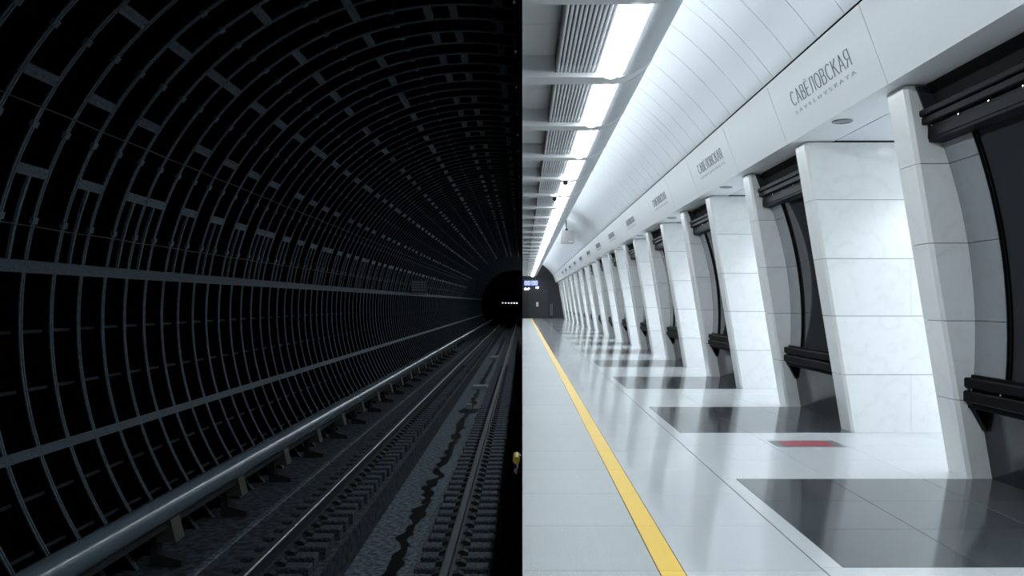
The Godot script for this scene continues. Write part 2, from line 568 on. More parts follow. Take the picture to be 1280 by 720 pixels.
# ---------------------------------------------------------------- track bed, sleepers, water
func build_trackbed() -> void:
	var g := setting("floor_track", "dark concrete track bed with a drain trough and short sleepers", "track bed")
	var st := begin()
	prism(st, PackedVector2Array([Vector2(-3.75, -2.50), Vector2(-1.86, -2.50), Vector2(-1.86, -3.4), Vector2(-3.75, -3.4)]), D_BACK, 150.0)
	done(st, "bed_left", M.concrete, g)
	st = begin()
	prism(st, PackedVector2Array([Vector2(-0.98, -2.50), Vector2(-0.22, -2.50), Vector2(-0.22, -2.75), Vector2(0.5, -2.75), Vector2(0.5, -3.4), Vector2(-0.98, -3.4)]), D_BACK, 150.0)
	done(st, "bed_right", M.concrete, g)
	st = begin()
	box(st, -1.86, -0.98, -3.4, -2.84, D_BACK, 150.0)
	done(st, "trough_floor", M.trough, g)
	st = begin()
	prism(st, PackedVector2Array([Vector2(-3.07, -2.50), Vector2(-2.99, -2.50), Vector2(-3.0, -2.49), Vector2(-3.06, -2.49)]), 2.0, 60.0)
	done(st, "mortar_seam", M.trough, g)
	# winding black water in the trough
	st = begin()
	var nz := FastNoiseLite.new()
	nz.seed = 4
	nz.frequency = 0.9
	var prev: Array = []
	var d := 3.0
	while d < 60.0:
		var mid := -1.40 + 0.07 * nz.get_noise_2d(d * 0.7, 0)
		var l := mid - 0.075 - 0.13 * nz.get_noise_2d(d * 2.2, 40) - 0.03 * nz.get_noise_2d(d * 9.0, 20)
		var r := mid + 0.065 + 0.11 * nz.get_noise_2d(d * 2.0, 90) + 0.03 * nz.get_noise_2d(d * 9.0, 70)
		if absf(d - 21.0) < 0.5: l -= 0.12; r += 0.16
		r = maxf(r, l + 0.03)
		if prev:
			quad(st, V(prev[0], -2.836, prev[2]), V(prev[1], -2.836, prev[2]), V(r, -2.836, d), V(l, -2.836, d), Vector3.UP)
		prev = [l, r, d]
		d += 0.05 + 0.004 * d
	done(st, "water", M.wet, g, "winding black trickle of water")
	# short sleepers under both rails
	var far_st := begin()
	var i := 0
	d = 5.6
	while d < 60.0:
		for s in [[-2.62, -1.93], [-0.96, -0.29]]:
			var jig := rng.randf_range(-0.02, 0.02)
			if d < 27.0:
				slab("sleeper", g, M.sleeper, s[0], s[1], -2.375, 0.14, d, d + 0.165, 0.012).position += Vector3(jig, 0, 0)
			else:
				box(far_st, s[0] + jig, s[1] + jig, -2.51, -2.375, d, d + 0.165)
		d += 0.31
		i += 1
	done(far_st, "far_sleepers", M.sleeper, g).set_meta("kind", "stuff")
	# cross grooves closed by small plates in the trough
	for q in [[-1.62, -1.15, 26.0, 26.5], [-1.50, -1.36, 21.3, 21.5], [-1.60, -1.18, 40.0, 40.8]]:
		st = begin()
		prism(st, crect(q[0], q[1], -2.84, -2.72, 0.01), q[2], q[3])
		done(st, "drain_plate", M.sign_grey, g)
	# face under the platform, set back from the edge
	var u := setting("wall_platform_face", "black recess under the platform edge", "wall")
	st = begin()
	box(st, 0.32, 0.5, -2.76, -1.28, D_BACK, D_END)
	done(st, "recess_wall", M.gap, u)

# ---------------------------------------------------------------- platform floor
func build_floor() -> void:
	var f := setting("floor", "pale grey granite platform with dark granite squares and a yellow line", "floor")
	var st := begin()
	prism(st, PackedVector2Array([Vector2(0.0, -1.28), Vector2(8.7, -1.28), Vector2(8.7, -1.1035), Vector2(0.0, -1.1035)]), D_BACK, D_END)
	done(st, "base", M.grout, f)
	var d := 0.64 - 0.66 * 4
	var k := 0
	while d < D_END - 0.1:
		var e := minf(d + 0.66, D_END)
		if e > -1.0:
			slab("edge_slab", f, M.granite_rough if rng.randf() < 0.5 else M.granite_rough_b, 0.0, 0.556, -1.1, 0.003, d + 0.001, e - 0.001, 0.001)
			slab("polished_slab", f, M.granite if rng.randf() < 0.5 else M.granite_b, 0.664, 1.234, -1.1, 0.003, d + 0.001, e - 0.001, 0.001)
			slab("yellow_strip", f, M.yellow, 0.559 + rng.randf_range(-0.0015, 0.0015), 0.661, -1.0995, 0.0035, d + 0.001, e - 0.001, 0.001).set_meta("label", "yellow safety line")
		d = e
		k += 1
	for i in range(-1, 16):
		var a := A1 + PITCH * (i - 1)
		var b := a + NICHE
		var nxt := a + PITCH
		slab("border_strip", f, M.granite, 1.240, 1.3305, -1.1, 0.003, a + 0.001, minf(b, D_END) - 0.001, 0.001)
		var cols_dark := [1.3308, 1.91, 2.49, 3.1]
		var cols_pale := [1.239, 1.91, 2.49, 3.3, 4.45]
		var rows := 3 if i <= 6 else 1
		if a > D_END - 1.0: continue
		for r in rows:
			var d0 := lerpf(a, b, float(r) / rows)
			var d1 := lerpf(a, b, float(r + 1) / rows)
			for c in 3:
				slab("dark_slab", f, M.granite_dark if rng.randf() < 0.5 else M.granite_dark_b, cols_dark[c] + 0.001, cols_dark[c + 1] - 0.001, -1.1, 0.003, d0 + 0.001, minf(d1, D_END) - 0.001, 0.001)
			d0 = lerpf(b, nxt, float(r) / rows)
			d1 = minf(lerpf(b, nxt, float(r + 1) / rows), D_END)
			if d1 - d0 < 0.1: continue
			for c in 4:
				slab("pale_slab", f, M.granite if rng.randf() < 0.5 else M.granite_b, cols_pale[c] + 0.001, cols_pale[c + 1] - 0.001, -1.1, 0.003, d0 + 0.001, d1 - 0.001, 0.001)
	st = begin()
	box(st, 4.45, 8.5, -1.1036, -1.1, D_BACK, D_END)
	done(st, "hall_floor", M.granite, f)

# ---------------------------------------------------------------- vault and passage ceilings
func build_ceiling() -> void:
	var c := setting("ceiling", "white panelled vault curving down to the station name frieze", "ceiling")
	var st := begin()
	arc_bar(st, 30.0, 80.0, 3.60, 3.68, D_BACK, D_END + 0.2, 24)
	done(st, "backing", M.gap, c)
	var widths := [0.49, 0.50, 0.49, 0.26, 0.53, 0.56, 0.60]
	var d := 5.19 - PITCH * 3
	var k := 0
	var meshes := {}
	while d < D_END:
		var w: float = widths[k % 7]
		var lift := 0.0
		if d + w > D_BACK and d < D_END:
			var key := "%.2f %.2f" % [w, lift]
			if not meshes.has(key):
				org = V(0, -EYE, 0)
				st = begin()
				arc_bar(st, 36.27, 78.3, 3.506 + lift, 3.53 + lift, 0.0055, w - 0.0055, 20)
				meshes[key] = st.commit()
				org = Vector3.ZERO
			var o := MeshInstance3D.new()
			o.name = "vault_panel"
			o.mesh = meshes[key]
			o.material_override = M.panel_white
			o.position = V(0, -EYE, d)
			c.add_child(o, true)
		d += w
		k += 1
	for i in range(-2, 15):
		var b := A1 + PITCH * (i - 1) + NICHE + FIN
		var e := A1 + PITCH * i
		st = begin()
		box(st, 2.645, 4.4, 1.362, 1.39, b + 0.012, minf(e, D_END) - 0.012)
		done(st, "passage_panel", M.panel_white, c)

# the station name in thin strokes, capitals one unit high
func station_name() -> ArrayMesh:
	var o_pts := []
	var c_pts := []
	for i in 25:
		var a := TAU * i / 24.0
		o_pts.append(Vector2(0.35 + 0.35 * cos(a), 0.5 + 0.5 * sin(a)))
	for i in 17:
		var a := deg_to_rad(lerpf(48.0, 312.0, i / 16.0))
		c_pts.append(Vector2(0.36 + 0.36 * cos(a), 0.5 + 0.5 * sin(a)))
	var bow := func(y0: float, y1: float, x: float) -> Array:
		var pts := [Vector2(0, y0), Vector2(x - 0.2, y0)]
		for i in 7:
			var a := deg_to_rad(lerpf(-90.0, 90.0, i / 6.0))
			pts.append(Vector2(x - 0.2 + 0.2 * cos(a), (y0 + y1) / 2 + (y1 - y0) / 2 * sin(a)))
		pts.append(Vector2(0, y1))
		return pts
	var ya: Array = bow.call(0.44, 1.0, 0.55).map(func(p: Vector2) -> Vector2: return Vector2(0.55 - p.x, p.y))
	var a_s := [[Vector2(0, 0), Vector2(0.33, 1), Vector2(0.66, 0)], [Vector2(0.1, 0.32), Vector2(0.56, 0.32)]]
	var letters := {
		"С": [0.66, [c_pts]],
		"А": [0.66, a_s],
		"В": [0.56, [[Vector2(0, 0), Vector2(0, 1)], bow.call(0.0, 0.52, 0.56), bow.call(0.52, 1.0, 0.5)]],
		"Ё": [0.5, [[Vector2(0.5, 0), Vector2(0, 0), Vector2(0, 1), Vector2(0.5, 1)], [Vector2(0, 0.52), Vector2(0.44, 0.52)], [Vector2(0.12, 1.15), Vector2(0.17, 1.15)], [Vector2(0.33, 1.15), Vector2(0.38, 1.15)]]],
		"Л": [0.62, [[Vector2(0, 0), Vector2(0.1, 0.04), Vector2(0.16, 0.2), Vector2(0.2, 1), Vector2(0.62, 1), Vector2(0.62, 0)]]],
		"О": [0.7, [o_pts]],
		"К": [0.58, [[Vector2(0, 0), Vector2(0, 1)], [Vector2(0.54, 1), Vector2(0, 0.45)], [Vector2(0.17, 0.61), Vector2(0.58, 0)]]],
		"Я": [0.55, [[Vector2(0.55, 0), Vector2(0.55, 1)], ya, [Vector2(0.25, 0.44), Vector2(0, 0)]]],
	}
	var st := begin()
	var x := 0.0
	var t := 0.023
	for ch in "САВЁЛОВСКАЯ":
		for line in letters[ch][1]:
			for i in line.size() - 1:
				var a: Vector2 = line[i] + Vector2(x, 0)
				var b: Vector2 = line[i + 1] + Vector2(x, 0)
				var u := (b - a).normalized()
				var n := Vector2(-u.y, u.x) * t
				a -= u * t * 0.7
				b += u * t * 0.7
				for z in [-0.002, 0.002]:
					quad(st, Vector3(a.x + n.x, a.y + n.y, z), Vector3(a.x - n.x, a.y - n.y, z), Vector3(b.x - n.x, b.y - n.y, z), Vector3(b.x + n.x, b.y + n.y, z), Vector3(0, 0, signf(z)))
				for sd in [1.0, -1.0]:
					var m: Vector2 = n * sd
					quad(st, Vector3(a.x + m.x, a.y + m.y, -0.002), Vector3(a.x + m.x, a.y + m.y, 0.002), Vector3(b.x + m.x, b.y + m.y, 0.002), Vector3(b.x + m.x, b.y + m.y, -0.002), Vector3(m.x, m.y, 0).normalized())
		x += letters[ch][0] + 0.26
	return st.commit()

# ---------------------------------------------------------------- frieze with the station name
func build_fascia() -> void:
	var t := setting("trim_1", "white slanted frieze of panels lettered with the station name", "frieze")
	var st := begin()
	prism(st, PackedVector2Array([Vector2(2.33, 1.40), Vector2(4.3, 1.40), Vector2(4.3, 2.2), Vector2(2.06, 2.2), Vector2(2.14, 1.83)]), D_BACK, D_END)
	done(st, "backing", M.gap, t)
	var font := SystemFont.new()
	font.font_names = PackedStringArray(["Droid Sans"])
	var big := station_name()
	var small := TextMesh.new()
	small.text = "S A V E L O V S K A Y A"
	small.font = font
	small.font_size = 48
	small.pixel_size = 0.001
	small.depth = 0.004
	var up := Vector3(-0.183, 0.505, 0).normalized()
	var right := Vector3(0, 0, 1)
	var out := right.cross(up)
	var prof := PackedVector2Array([Vector2(2.28, 1.36), Vector2(2.63, 1.36), Vector2(2.63, 1.375), Vector2(2.292, 1.375), Vector2(2.114, 1.866), Vector2(2.097, 1.862)])
	var meshes := {}
	for i in range(-2, 16):
		var a := A1 + PITCH * (i - 1)
		for z in [[a + 0.13, a + NICHE, false], [a + NICHE, a + PITCH + 0.13, true]]:
			if z[0] > D_END: continue
			var key := str(z[2])
			if not meshes.has(key):
				org = V(0, -EYE, z[0])
				st = begin()
				prism(st, prof, z[0] + 0.004, z[1] - 0.004)
				meshes[key] = st.commit()
				org = Vector3.ZERO
			var o := MeshInstance3D.new()
			o.name = "frieze_panel"
			o.mesh = meshes[key]
			o.material_override = M.fascia
			o.position = V(0, -EYE, z[0])
			t.add_child(o, true)
			if z[2] and z[0] > 0.0 and z[0] < 45.0:
				for w in [[big, "lettering", M.lettering, 1.584, 0.110, 1.145], [small, "small_lettering", M.lettering_pale, 1.522, 0.027, 1.165]]:
					var m := MeshInstance3D.new()
					m.name = w[1]
					m.mesh = w[0]
					m.material_override = w[2]
					var bb: AABB = w[0].get_aabb()
					var cap_box := bb.size.y
					var hgt: float = w[4] * (1.2 if w[1] == "lettering" else 1.0)
					var sx: float = w[5] / bb.size.x
					var sy: float = hgt / cap_box
					var y: float = w[3]
					var x := 2.28 - 0.3624 * (y - 1.36)
					var dm: float = z[0] - (A1 + PITCH * -1 + NICHE) + (A1 + PITCH * -1 + NICHE)
					var base := V(x, y, dm + (5.90 - (A1 - PITCH + NICHE))) + out * 0.003
					var bs := Basis(right * sx, up * sy, out)
					var low := Vector3(bb.position.x + bb.size.x / 2, bb.position.y, 0)
					m.transform = Transform3D(bs, base - bs * low - o.position)
					o.add_child(m, true)

# ---------------------------------------------------------------- pylons
func front_x(y: float) -> float:
	return 2.38 + (1.36 - y) * (2.785 - 2.38) / 2.46

# a course of a slanted fin between two heights; near corners of the front eased
func fin_course(st: SurfaceTool, y0: float, y1: float, d0: float, d1: float, xb: float, x_in := -1.0) -> void:
	var c := 0.022
	var polys: Array = []
	for y in [y0, y1]:
		var xf := front_x(y)
		if x_in > 0.0:
			polys.append([Vector2(x_in, d0), Vector2(x_in, d1), Vector2(xb, d1), Vector2(xb, d0)])
		else:
			polys.append([Vector2(xf, d0 + c), Vector2(xf, d1 - c), Vector2(xf + c, d1), Vector2(xb, d1), Vector2(xb, d0), Vector2(xf + c, d0)])
	var n: int = polys[0].size()
	for i in n:
		var j := (i + 1) % n
		var p: Array = [V(polys[0][i].x, y0, polys[0][i].y), V(polys[0][j].x, y0, polys[0][j].y), V(polys[1][j].x, y1, polys[1][j].y), V(polys[1][i].x, y1, polys[1][i].y)]
		var nn: Vector3 = (p[1] - p[0]).cross(p[3] - p[0]).normalized()
		var mid: Vector3 = (p[0] + p[2]) / 2
		var cen := V((polys[0][0].x + xb) / 2, (y0 + y1) / 2, (d0 + d1) / 2)
		if nn.dot(mid - cen) < 0: nn = -nn
		quad(st, p[0], p[1], p[2], p[3], nn)
	for e in [[0, y0, Vector3.DOWN], [1, y1, Vector3.UP]]:
		for i in range(1, n - 1):
			tri(st, V(polys[e[0]][0].x, e[1], polys[e[0]][0].y), V(polys[e[0]][i].x, e[1], polys[e[0]][i].y), V(polys[e[0]][i + 1].x, e[1], polys[e[0]][i + 1].y), e[2], e[2], e[2])

func make_pylon() -> Node3D:
	var a := A1
	var b := A1 + NICHE
	var at := V(2.8, -EYE, a)
	var t := thing("pylon", "", "pylon", at, "marble pylons along the platform")
	org = at
	var courses := [-1.1, -0.61, -0.115, 0.37, 0.866, 1.352]
	for fin in [[a, "fin"], [b, "fin"]]:
		var p := part(fin[1], t)
		for i in 5:
			var gap := 0.0022
			var split := 3.28 if i % 2 == 0 else 3.55
			var st := begin()
			fin_course(st, courses[i] + (gap if i else 0.0), courses[i + 1] - gap, fin[0], fin[0] + FIN, split - 0.001)
			done(st, "marble_slab", M.marble if i % 2 else M.marble_b, p)
			st = begin()
			fin_course(st, courses[i] + (gap if i else 0.0), courses[i + 1] - gap, fin[0], fin[0] + FIN, 4.4, split + 0.001)
			done(st, "marble_slab", M.marble_b if i % 2 else M.marble, p)
		var ms := begin()
		prism(ms, PackedVector2Array([Vector2(2.81, -1.1), Vector2(4.39, -1.1), Vector2(4.39, 1.345), Vector2(2.42, 1.345)]), fin[0] + 0.01, fin[0] + FIN - 0.01)
		done(ms, "mortar_core", M.grout, p)
	# curved back of the niche: marble edge strips, frame and dark glass
	var r := 3.56
	var lo := -0.56
	var hi := 1.10
	var ang := func(y: float) -> float: return rad_to_deg(asin((y - CY) / r))
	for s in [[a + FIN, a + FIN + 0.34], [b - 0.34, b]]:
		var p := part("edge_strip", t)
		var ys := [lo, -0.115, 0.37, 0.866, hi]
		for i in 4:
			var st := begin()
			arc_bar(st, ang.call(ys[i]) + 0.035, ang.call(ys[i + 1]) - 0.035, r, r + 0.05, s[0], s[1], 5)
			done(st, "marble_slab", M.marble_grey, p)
	for s in [[a + FIN + 0.34, 1.0], [b - 0.34, -1.0]]:
		var st := begin()
		for q in [[0.0, 0.012, -0.008], [0.012, 0.024, 0.006], [0.024, 0.034, -0.004]]:
			var e0: float = s[0] + s[1] * q[0]
			var e1: float = s[0] + s[1] * q[1]
			arc_bar(st, ang.call(lo), ang.call(hi), r + q[2], r + 0.05, minf(e0, e1), maxf(e0, e1), 14)
		done(st, "frame", M.black_metal, t)
	var gs := begin()
	arc_bar(gs, ang.call(lo), ang.call(hi), r + 0.01, r + 0.03, a + FIN + 0.37, b - 0.37, 24)
	done(gs, "glass_panel", M.dark_glass, t, "curved dark glass")
	# black panel above the upper rail
	var ts := begin()
	arc_bar(ts, ang.call(1.08), 26.5, 3.61, 3.64, a + FIN, b, 5)
	done(ts, "top_panel", M.gap, t)
	# plinth under the lower rail
	var ps := begin()
	prism(ps, PackedVector2Array([Vector2(2.93, -1.1), Vector2(3.05, -1.1), Vector2(3.0, -0.52), Vector2(2.832, -0.52)]), a + FIN, b)
	done(ps, "plinth", M.plinth, t)
	ps = begin()
	box(ps, 3.1, 4.39, -1.1, 1.35, a + FIN, b)
	done(ps, "core", M.marble, t)
	# rails across the niche, of black slats with bolts between them
	var up := part("upper_rail", t)
	for q in [[2.475, 2.60, 1.155, 1.195], [2.49, 2.60, 1.105, 1.150], [2.528, 2.66, 1.015, 1.080]]:
		var st := begin()
		prism(st, crect(q[0], q[1], q[2], q[3], 0.006), a + FIN, b)
		done(st, "slat", M.black_metal, up)
	var bs := begin()
	prism(bs, PackedVector2Array([Vector2(2.535, 1.0), Vector2(2.70, 0.985), Vector2(2.68, 1.19), Vector2(2.52, 1.19)]), a + FIN, b)
	done(bs, "backing", M.black_metal, up)
	var low := part("lower_rail", t)
	for q in [[2.755, 2.86, -0.530, -0.467], [2.750, 2.86, -0.618, -0.548]]:
		var st := begin()
		prism(st, crect(q[0], q[1], q[2], q[3], 0.008), a + FIN, b)
		done(st, "slat", M.black_metal, low)
	bs = begin()
	prism(bs, PackedVector2Array([Vector2(2.778, -0.655), Vector2(2.9, -0.655), Vector2(2.88, -0.45), Vector2(2.80, -0.45)]), a + FIN, b)
	done(bs, "backing", M.black_metal, low)
	for i in 5:
		var d := b - 0.06 - i * 0.30
		for q in [[2.527, 1.092, up], [2.772, -0.539, low]]:
			var st := begin()
			var c := V(q[0], q[1], d)
			tube(st, [c + Vector3(0.01, 0, 0), c + Vector3(-0.004, 0, 0), c + Vector3(-0.006, 0, 0)], 0.007, 8)
			done(st, "bolt", M.chrome, q[2])
	# plates that hold the rails at the fins
	for e in [[b - 0.014, b], [a + FIN, a + FIN + 0.014]]:
		var st := begin()
		prism(st, PackedVector2Array([Vector2(2.448, 1.345), Vector2(2.503, 1.20), Vector2(2.62, 1.20), Vector2(2.53, 1.345)]), e[0], e[1])
		done(st, "bracket", M.bracket_metal, t)
	for e in [[b - 0.06, b], [a + FIN, a + FIN + 0.06]]:
		var st := begin()
		prism(st, PackedVector2Array([Vector2(2.765, -0.615), Vector2(2.865, -0.60), Vector2(2.868, -0.80)]), e[0], e[1])
		done(st, "bracket", M.black_metal, t)
	org = Vector3.ZERO
	return t

func build_pylons() -> void:
	var proto := make_pylon()
	proto.set_meta("label", "white marble pylon with a dark glass niche, just behind the red floor sticker")
	for i in range(-1, 15):
		if i == 1: continue
		var o := proto.duplicate()
		o.name = numbered("pylon")
		add_child(o)
		o.position = V(2.8, -EYE, A1 + PITCH * (i - 1))
		if i == 0:
			o.set_meta("label", "white marble pylon cut by the right edge of the picture, nearest the camera")
		elif i < 0:
			o.set_meta("label", "white marble pylon outside the picture, beside the camera")
		else:
			o.set_meta("label", "white marble pylon with a dark glass niche, %s from the camera" % ORD[i])

# ---------------------------------------------------------------- ceiling light units
func make_unit() -> Node3D:
	var d := 6.18
	var at := V(0.5, 1.735, d)
	var t := thing("ceiling_light", "", "ceiling light", at, "ceiling light units over the platform edge")
	org = at
	# cross rib with a rounded, upturned end
	var prof := PackedVector2Array([Vector2(0.0, 1.74), Vector2(0.60, 1.74)])
	for i in 9:
		var u := float(i) / 8
		prof.append(Vector2(lerpf(0.68, 1.012, u), 1.737 + 0.155 * pow(u, 2.2)))
	prof.append_array(PackedVector2Array([Vector2(1.0, 1.91), Vector2(0.82, 1.99), Vector2(0.0, 1.99)]))
	var st := begin()
	prism(st, prof, d, d + 0.21, true)
	done(st, "cross_rib", M.ceiling_paint, t)
	st = begin()
	box(st, 0.0, 0.262, 1.91, 1.935, d + 0.21, d + 1.02)
	done(st, "side_panel", M.ceiling_paint, t)
	st = begin()
	box(st, 0.0, 0.262, 1.91, 1.935, d + 1.026, d + 1.715)
	done(st, "side_panel", M.ceiling_paint, t)
	for i in 11:
		var x := 0.264 + i * 0.0293
		st = begin()
		prism(st, crect(x, x + 0.0185, 1.775, 1.80, 0.003), d + 0.215, d + 1.71)
		done(st, "slat", M.ceiling_paint, t)
	st = begin()
	box(st, 0.258, 0.59, 1.83, 1.86, d + 0.21, d + 1.715)
	box(st, 0.254, 0.262, 1.775, 1.935, d + 0.21, d + 1.715)
	done(st, "grille_backing", M.bracket_metal, t)
	st = begin()
	var dif := PackedVector2Array()
	for i in 7:
		var u := float(i) / 6
		dif.append(Vector2(lerpf(0.592, 0.764, u), 1.765 - 0.042 * sin(PI * u)))
	dif.append_array(PackedVector2Array([Vector2(0.764, 1.80), Vector2(0.592, 1.80)]))
	prism(st, dif, d + 0.212, d + 1.713)
	done(st, "lamp_diffuser", M.lamp_glow, t)
	st = begin()
	var cw := PackedVector2Array()
	for i in 9:
		var u := float(i) / 8
		cw.append(Vector2(lerpf(0.77, 1.0, u), 1.752 + 0.125 * pow(u, 1.9)))
	for i in 9:
		var u := 1.0 - float(i) / 8
		cw.append(Vector2(lerpf(0.77, 1.0, u), 1.766 + 0.125 * pow(u, 1.9)))
	prism(st, cw, d + 0.21, d + 1.715, true)
	done(st, "cowl", M.cowl, t)
	st = begin()
	box(st, 0.0, 0.82, 1.97, 1.99, d + 0.21, d + 1.715)
	box(st, 0.81, 0.83, 1.78, 1.99, d + 0.21, d + 1.715)
	done(st, "cover", M.ceiling_paint, t)
	# hidden cove tube on top of the unit, which washes the vault
	st = begin()
	prism(st, crect(0.10, 0.18, 1.995, 2.03, 0.008), d + 0.1, d + 1.6)
	done(st, "cove_lamp", M.lamp_glow, t)
	# the diffuser bulges downwards, so its light leaves in two tilted halves
	for s in [-1.0, 1.0]:
		area(t, "lamp_light", V(0.678 + s * 0.05, 1.734, d + 0.9625), Vector2(0.09, 1.5), LAMP_ENERGY * 0.5, -90.0, 36.0 if s > 0 else -12.0)
	area(t, "cove_light", V(0.165, 2.045, d + 0.86), Vector2(0.08, 1.5), COVE_ENERGY, 90.0, -50.0)
	org = Vector3.ZERO
	return t

func build_ceiling_lights() -> void:
	var proto := make_unit()
	proto.set_meta("label", "ceiling light unit with slatted grille and bright lamp, second from the camera")
	var d := 6.18 - 1.715 * 5
	var k := -4
	while d < D_END - 1.8:
		if k != 1:
			var o := proto.duplicate()
			o.name = numbered("ceiling_light")
			add_child(o)
			o.position = V(0.5, 1.735, d)
			if k == 10 or k == 12:   # two cove tubes are out, the vault is dim above them
				o.get_node("cove_light").free()
				o.get_node("cove_lamp").material_override = M.panel_white
			if k < 0:
				o.set_meta("label", "ceiling light unit out of the picture, %s behind the nearest one in view" % ORD[-k - 1])
			elif k == 0:
				o.set_meta("label", "ceiling light unit with slatted grille, cut by the top edge of the picture")
			else:
				o.set_meta("label", "ceiling light unit with slatted grille and bright lamp, %s from the camera" % ORD[k])
		d += 1.715
		k += 1
	# downlights: a closed grey one in each soffit, a lit one deep in each passage
	for i in range(-1, 14):
		var e := A1 + PITCH * i - 3.43 + PITCH
		var b := e - PITCH + NICHE + FIN
		var o := thing("downlight", "round grey ceiling disc in the soffit before the %s pylon" % ORD[maxi(i + 1, 0)], "downlight", V(2.40, 1.36, (b + e) / 2), "grey discs in the passage soffits")
		if i < 0: o.set_meta("label", "round grey ceiling disc in the soffit outside the picture")
		org = o.position
		var st := begin()
		lathe(st, 2.40, (b + e) / 2, PackedVector2Array([Vector2(0.074, 1.36), Vector2(0.074, 1.352), Vector2(0.06, 1.350), Vector2(0.057, 1.357), Vector2(0.0, 1.358)]))
		done(st, "trim_ring", M.disc_grey, o)
		org = Vector3.ZERO
		var p := thing("passage_lamp", "small bright round lamp in the ceiling of the passage before the %s pylon" % ORD[maxi(i + 1, 0)], "downlight", V(3.25, 1.362, e - 0.42), "lit passage downlights")
		if i < 0: p.set_meta("label", "small bright round passage lamp outside the picture")
		org = p.position
		st = begin()
		lathe(st, 3.25, e - 0.42, PackedVector2Array([Vector2(0.06, 1.362), Vector2(0.06, 1.354), Vector2(0.046, 1.352)]))
		done(st, "ring", M.chrome, p)
		st = begin()
		lathe(st, 3.25, e - 0.42, PackedVector2Array([Vector2(0.046, 1.353), Vector2(0.0, 1.353)]))
		done(st, "lamp_disc", M.downlight_glow, p)
		org = Vector3.ZERO
		var l := SpotLight3D.new()
		l.name = "lamp_light"
		l.light_energy = DOWN_ENERGY
		l.light_color = LIGHT_TINT
		l.light_size = 0.04
		l.spot_angle = 50.0
		l.spot_range = 20.0
		l.spot_attenuation = 2.0
		l.shadow_enabled = true
		l.position = Vector3(0, -0.02, 0)
		l.rotation_degrees = Vector3(-90, 0, 0)
		p.add_child(l)

# ---------------------------------------------------------------- far end of the platform
func build_end() -> void:
	var w := setting("wall_end", "dark wall across the far end of the platform", "wall")
	var st := begin()
	box(st, 0.0, 3.2, -1.1, 3.6, D_END, D_END + 0.2)
	done(st, "wall_surface", M.end_wall, w)
	st = begin()
	box(st, 0.9, 1.0, -2.8, 3.4, D_END + 0.2, D_PORTAL)
	done(st, "side_wall", M.concrete, w)
	var dr := setting("door_1", "dark double door in the far end wall of the platform", "door")
	for s in [[0.42, 1.08], [1.10, 1.76]]:
		st = begin()
		prism(st, crect(s[0], s[1], -1.1, 0.95, 0.02), D_END - 0.06, D_END)
		done(st, "door_leaf", M.end_door, dr)
	st = begin()
	box(st, 0.95, 1.1, -0.28, 0.02, D_END - 0.075, D_END - 0.06)
	done(st, "notice", M.panel_white, dr, "small white notice")
	for s in [1.92, 2.02]:
		st = begin()
		box(st, s, s + 0.04, -0.9, -0.1, D_END - 0.1, D_END - 0.02)
		done(st, "handle_bar", M.sign_grey, dr)
	var c := thing("tunnel_clock", "blue lit clock display hanging at the far end of the platform", "display", V(0.55, 1.2, 50.0))
	org = c.position
	st = begin()
	prism(st, crect(0.06, 1.02, 0.98, 1.42, 0.02), 50.0, 50.15)
	done(st, "case", M.display_body, c)
	st = begin()
	box(st, 0.09, 0.99, 1.02, 1.38, 49.985, 50.0)
	done(st, "display_screen", M.display_glow, c)
	for q in [[0.14, 0.30], [0.34, 0.50], [0.58, 0.74], [0.78, 0.94]]:
		st = begin()
		for y in [1.08, 1.195, 1.31]:
			box(st, q[0], q[1], y, y + 0.03, 49.975, 49.985)
		box(st, q[0], q[0] + 0.03, 1.08, 1.34, 49.975, 49.985)
		box(st, q[1] - 0.03, q[1], 1.08, 1.34, 49.975, 49.985)
		done(st, "digit_led", M.digits_glow, c)
	for x in [0.3, 0.8]:
		st = begin()
		tube(st, [V(x, 1.42, 50.07), V(x, 1.8, 50.07)], 0.015, 8)
		done(st, "hanger", M.display_body, c)
	org = Vector3.ZERO
	var spots := [[0.22, 0.93, 0.07], [0.42, 0.93, 0.07], [1.02, 1.02, 0.08], [0.86, 0.70, 0.1]]
	var where := ["left of two under the blue display", "right of two under the blue display", "beside the blue display", "large one above the white notice"]
	for i in 4:
		var q: Array = spots[i]
		var l := thing("wall_lamp", "small white lamp on the far end wall, %s" % where[i], "lamp", V(q[0], q[1], D_END), "lamps on the far end wall")
		org = l.position
		st = begin()
		prism(st, crect(q[0] - q[2], q[0] + q[2], q[1] - q[2] * 0.7, q[1] + q[2] * 0.7, 0.02), D_END - 0.05, D_END)
		done(st, "lamp_glass", M.downlight_glow, l)
		st = begin()
		box(st, q[0] - q[2] * 1.1, q[0] + q[2] * 1.1, q[1] + q[2] * 0.7, q[1] + q[2] * 0.85, D_END - 0.06, D_END)
		done(st, "lamp_hood", M.display_body, l)
		org = Vector3.ZERO

